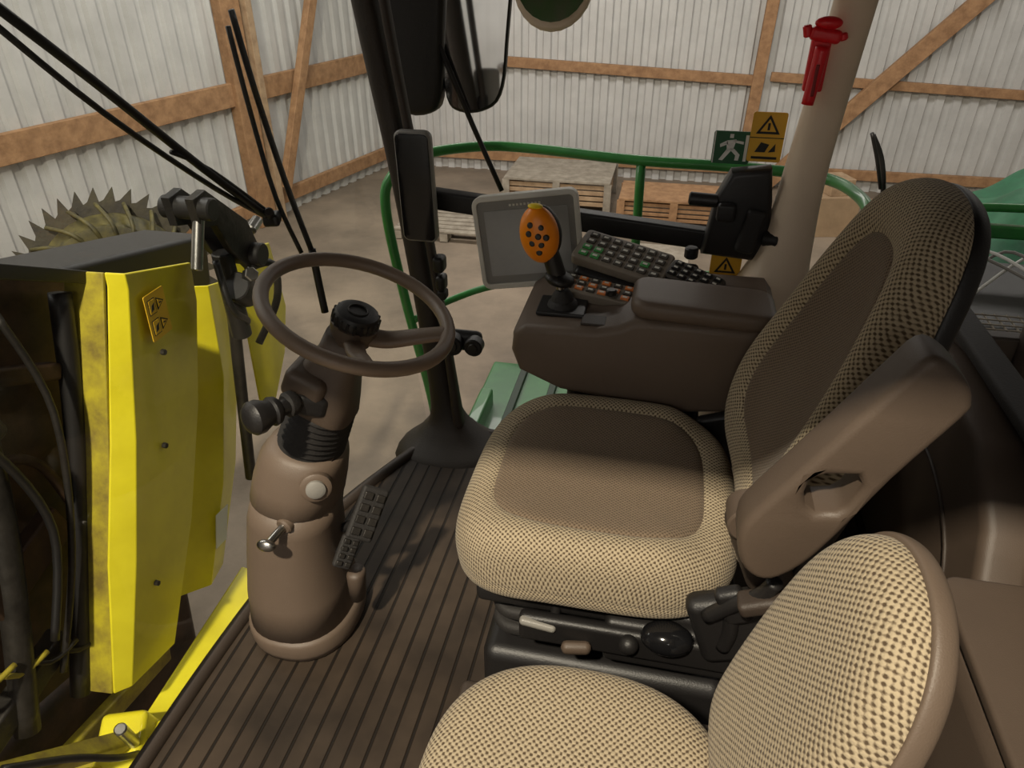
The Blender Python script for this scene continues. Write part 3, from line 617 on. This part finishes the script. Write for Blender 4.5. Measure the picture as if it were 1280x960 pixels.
def tri_marks():
    return [([(.15,.57),(.85,.57),(.5,.95)],INK),([(.27,.62),(.73,.62),(.5,.87)],LAB),([(.465,.65),(.535,.65),(.535,.79),(.465,.79)],INK),([(.12,.06),(.88,.06),(.88,.11),(.12,.11)],INK),([(.2,.2),(.5,.2),(.6,.36),(.35,.40)],INK),([(.6,.2),(.8,.22),(.78,.38)],INK),([(0,.485),(1,.485),(1,.5),(0,.5)],INK)]
def warn(x0,x1,z0,z1,y):
    ps=[slab('plate',rrect(x1-x0,z1-z0,.006,cx=(x0+x1)/2,cy=(z0+z1)/2),.004,XZ(y),LAB)]
    for k,(poly,mt) in enumerate(tri_marks()):
        ps.append(slab('mark_%d'%k,[(x0+(x1-x0)*a,z0+(z1-z0)*b_) for a,b_ in poly],.0015,XZ(y-.0025-(.001*k if k<3 else 0)),mt))
    group('warning_label',ps)
warn(.205,.29,.99,1.115,2.02); warn(.155,.24,.60,.725,2.02)
ps=[slab('housing',rrect(.105,.315,.02),.03,lambda a,b_,c_:(-.685+a-.02*b_,1.93+c_,.89+b_),GREY,bev=.008),slab('screen',rrect(.095,.30,.015),.006,lambda a,b_,c_:(-.685+a-.02*b_,1.913+c_,.89+b_),BLKG,bev=.002),
    box('bracket',(-.70,1.96,.9),(.04,.05,.1),BLK,.01)]
group('corner_post_display',ps)
ps=[box('connector_block',(-.635,1.94,.66),(.035,.05,.05),BLK,.012),box('connector_block_b',(-.632,1.94,.60),(.03,.05,.05),BLK,.012),box('connector_block_c',(-.63,1.94,.56),(.028,.04,.03),RUB,.008),
    cyl('lamp_switch_a',(-.60,1.94,.40),(-.60,1.90,.40),.035,BLK),cyl('lamp_switch_b',(-.53,1.94,.40),(-.53,1.90,.40),.03,BLK),box('switch_body',(-.58,1.95,.40),(.14,.04,.07),BLK,.02),
    lathe('switch_face',(-.60,1.90,.40),(0,-1,0),[(0,.02),(.004,.018)],DSTEEL),lathe('switch_face',(-.53,1.90,.40),(0,-1,0),[(0,.016),(.004,.014)],DSTEEL)]
group('pillar_switches',ps)
hx=-.030
ps=[tube('handle',[(.352+hx,1.925,1.28),(.348+hx,1.92,1.22),(.343+hx,1.92,1.155)],lambda t:.017-.003*t,RED,4),box('head',(.352+hx,1.92,1.305),(.07,.03,.03),RED,.01,(0,8,0)),
    cyl('tip',(.315+hx,1.92,1.30),(.308+hx,1.92,1.325),.01,RED),cyl('tip',(.388+hx,1.92,1.31),(.393+hx,1.92,1.295),.01,RED),ell('crown',(.354+hx,1.92,1.33),(.03,.014,.014),RED),
    box('cradle',(.35+hx,1.945,1.24),(.045,.02,.12),RED,.006),box('grip_slot',(.347+hx,1.907,1.21),(.008,.006,.07),DRED,.002)]
group('emergency_hammer',ps)
# ================================================================== OUTSIDE RIGHT
ps=[tube('top_rail',[(-.93,2.7,-.9),(-.955,2.7,-.4),(-1.05,2.7,.15),(-1.10,2.7,.55),(-1.07,2.73,.68),(-.98,2.82,.74),(-.80,2.98,.745),(-.60,3.05,.735),(-.12,2.95,.735),(.25,2.93,.735),(.55,2.86,.735),(.66,2.68,.73),(.68,2.5,.69),(.68,2.42,.5),(.68,2.42,-.1)],.021,GRN,8),
 tube('post',[(-.10,2.95,.735),(-.09,2.95,.3),(-.09,2.95,-.15)],.019,GRN,3),
 tube('mid_rail',[(-1.02,2.7,.05),(-.90,2.9,.07),(-.65,2.98,.14),(-.1,2.95,.25),(.5,2.88,.3),(.68,2.6,.3)],.016,GRN,6)]
group('green_guard_rail',ps)
ps=[box('deck',(.1,2.38,-.12),(1.5,.6,.04),GRN,.01),box('edge',(-.60,2.2,-.08),(.05,.3,.1),GRN,.01)]
for i in range(10): ps.append(box('tread',(-.5+i*.14,2.38,-.095),(.03,.55,.02),GRND,.004))
group('side_platform',ps)
def mirror(pts,y,glass,rot,th_=.05,inset=.9):
    cx=sum(p[0] for p in pts)/len(pts); cz=sum(p[1] for p in pts)/len(pts)
    b_=basis((cx,y,cz),(math.cos(rot),math.sin(rot),0),(0,0,1))
    loc=[(p[0]-cx,p[1]-cz) for p in pts]
    hs=slab('housing',loc,th_,lambda a,b2,d:b_(a,b2,d),BLK,bev=.015,smooth=4)
    ms=slab('glass',[(a*inset,b2*inset) for a,b2 in loc],.004,lambda a,b2,d:b_(a,b2,d+th_/2+.001),glass,smooth=4)
    return [hs,ms]
ps=mirror([(-.765,1.55),(-.54,1.55),(-.545,1.2),(-.57,1.04),(-.63,.99),(-.71,.985),(-.755,1.03),(-.765,1.2)],2.5,MIR,math.radians(3),inset=.94)
ps.append(tube('mirror_stay',[(-.76,2.44,1.20),(-.66,2.46,.95),(-.56,2.46,.73)],.009,BLK,2))
ps.append(slab('inner_housing',[(-.97,1.6),(-.74,1.6),(-.75,1.2),(-.765,1.03),(-.80,.985),(-.88,.98),(-.92,1.05),(-.95,1.3)],.09,XZ(2.47),BLK,bev=.02,smooth=3))
group('side_mirror',ps)
cx=-.400;cz=1.375
b_=[(cx+.125*math.cos(t*math.pi/12),cz+.135*math.sin(t*math.pi/12)) for t in range(24)]
ps=[slab('housing',b_,.05,lambda a,b2,d:(a,2.5+d+(cz-b2)*-.2,b2),CREAM,bev=.015),slab('glass',[(cx+(a-cx)*.9,cz+.01+(b2-cz)*.86) for a,b2 in b_],.004,lambda a,b2,d:(a,2.473+d+(cz-b2)*-.2,b2),MIRG),cyl('stem',(cx,2.53,1.45),(cx,2.53,1.78),.015,BLK)]
group('wide_angle_mirror',ps)
ps=[tube('arm_a',[(-1.06,1.0,1.47),(-1.03,1.2,1.28),(-.985,1.4,1.07),(-.945,1.57,.90)],.009,BLK,4),tube('arm_b',[(-1.055,1.05,1.39),(-1.02,1.2,1.22),(-.98,1.42,1.02),(-.95,1.58,.895)],.006,BLK,4),
    tube('arm_c',[(-1.0,1.33,1.12),(-.98,1.42,1.06),(-.945,1.57,.915)],.005,BLK,4),
    tube('blade',[(-.967,1.6,1.36),(-.96,1.625,1.195),(-.93,1.64,.98),(-.885,1.64,.79)],.010,BLK,4,flat=.6),tube('blade_stay',[(-.97,1.58,1.33),(-.96,1.59,1.15),(-.94,1.60,.95),(-.90,1.61,.80)],.006,BLK,4),
    tube('lower_arm',[(-.885,1.64,.80),(-.88,1.64,.7),(-.872,1.635,.62)],.010,BLK,3),box('pivot_block',(-.945,1.575,.90),(.04,.05,.03),BLK,.008,(0,0,20)),
    cyl('pivot_bolt',(-.94,1.56,.915),(-.93,1.54,.93),.012,DSTEEL)]
group('windscreen_wiper',ps)
ps=[box('deck',(1.75,2.9,.10),(1.7,1.7,.06),BLK,.01),box('deck_edge',(1.7,3.55,.35),(1.6,.05,.06),GRN,.01),tube('guard_rail',[(1.0,3.6,.42),(1.8,3.6,.45),(2.4,3.5,.45)],.02,GRN,3),
    box('engine_cover',(2.1,3.2,.25),(.8,.6,.25),GRND,.05)]
for i in range(26): ps.append(box('mesh_wire',(.95+i*.045,2.6,.16),(.005,.9,.005),WOODG,0))
for i in range(20): ps.append(box('mesh_wire',(1.5,2.17+i*.045,.165),(1.15,.005,.005),WOODG,0))
for i in range(4): ps.append(tube('cable',[(1.0+.1*i,3.1,.2),(1.2+.12*i,3.25,.36),(1.5+.05*i,3.1,.3),(1.7,2.9+.1*i,.2)],.007,WHT if i%2 else GREY,6))
group('rear_service_deck',ps)
ps=[tube('arm',[(.98,3.95,.66),(1.05,3.97,.55),(1.10,3.98,.40),(1.13,4.0,.2)],.012,BLK,4),tube('blade',[(.96,3.9,.68),(1.02,3.92,.55),(1.08,3.95,.4)],.009,BLK,4)]
group('rear_wiper',ps)
# ================================================================== LIGHTS, WORLD, CAMERA
def area(name,loc,target,size,power,col,sy=None):
    l=bpy.data.lights.new(name,'AREA'); l.energy=power; l.color=col; l.size=size
    if sy: l.shape='RECTANGLE'; l.size_y=sy
    o_=bpy.data.objects.new(name,l); COL.objects.link(o_); o_.location=loc
    o_.rotation_euler=(Vector(target)-Vector(loc)).to_track_quat('-Z','Y').to_euler(); return o_
area('barn_work_light',(-.95,-2.3,4.9),(-.5,1.2,.3),.2,430,(1,.89,.70))
area('near_wall_fill',(-2,7,3.6),(-2,8,GZ),5,190,(1,.95,.88),1.2)
area('near_wall_fill',(4,7.5,3.6),(4,8.5,GZ),5,120,(1,.95,.88),1.2)
area('near_wall_fill',(-4.2,2,3.6),(-5.5,4,GZ),4,140,(1,.95,.88),1.0)
area('near_wall_fill',(-1,-5.5,3.6),(-1,-7,GZ),5,260,(1,.95,.88),1.0)  # added unseen lamp, brightens the near wall for the mirror's reflection
W=bpy.data.worlds.new('barn_ambient'); SC.world=W; W.use_nodes=True; bg=W.node_tree.nodes['Background']; bg.inputs[0].default_value=(1,.88,.74,1); bg.inputs[1].default_value=.075
cam=bpy.data.cameras.new('camera'); cam.sensor_width=36; cam.lens=900*36/1280; cam.clip_start=.05; cam.clip_end=100
co=bpy.data.objects.new('camera',cam); COL.objects.link(co); co.location=(0,0,1.5)
p_=math.radians(32); y_=math.radians(12)
fwd=Vector((-math.sin(y_)*math.cos(p_),math.cos(y_)*math.cos(p_),-math.sin(p_)))
co.rotation_euler=fwd.to_track_quat('-Z','Y').to_euler(); SC.camera=co
SC.view_settings.view_transform='Standard'
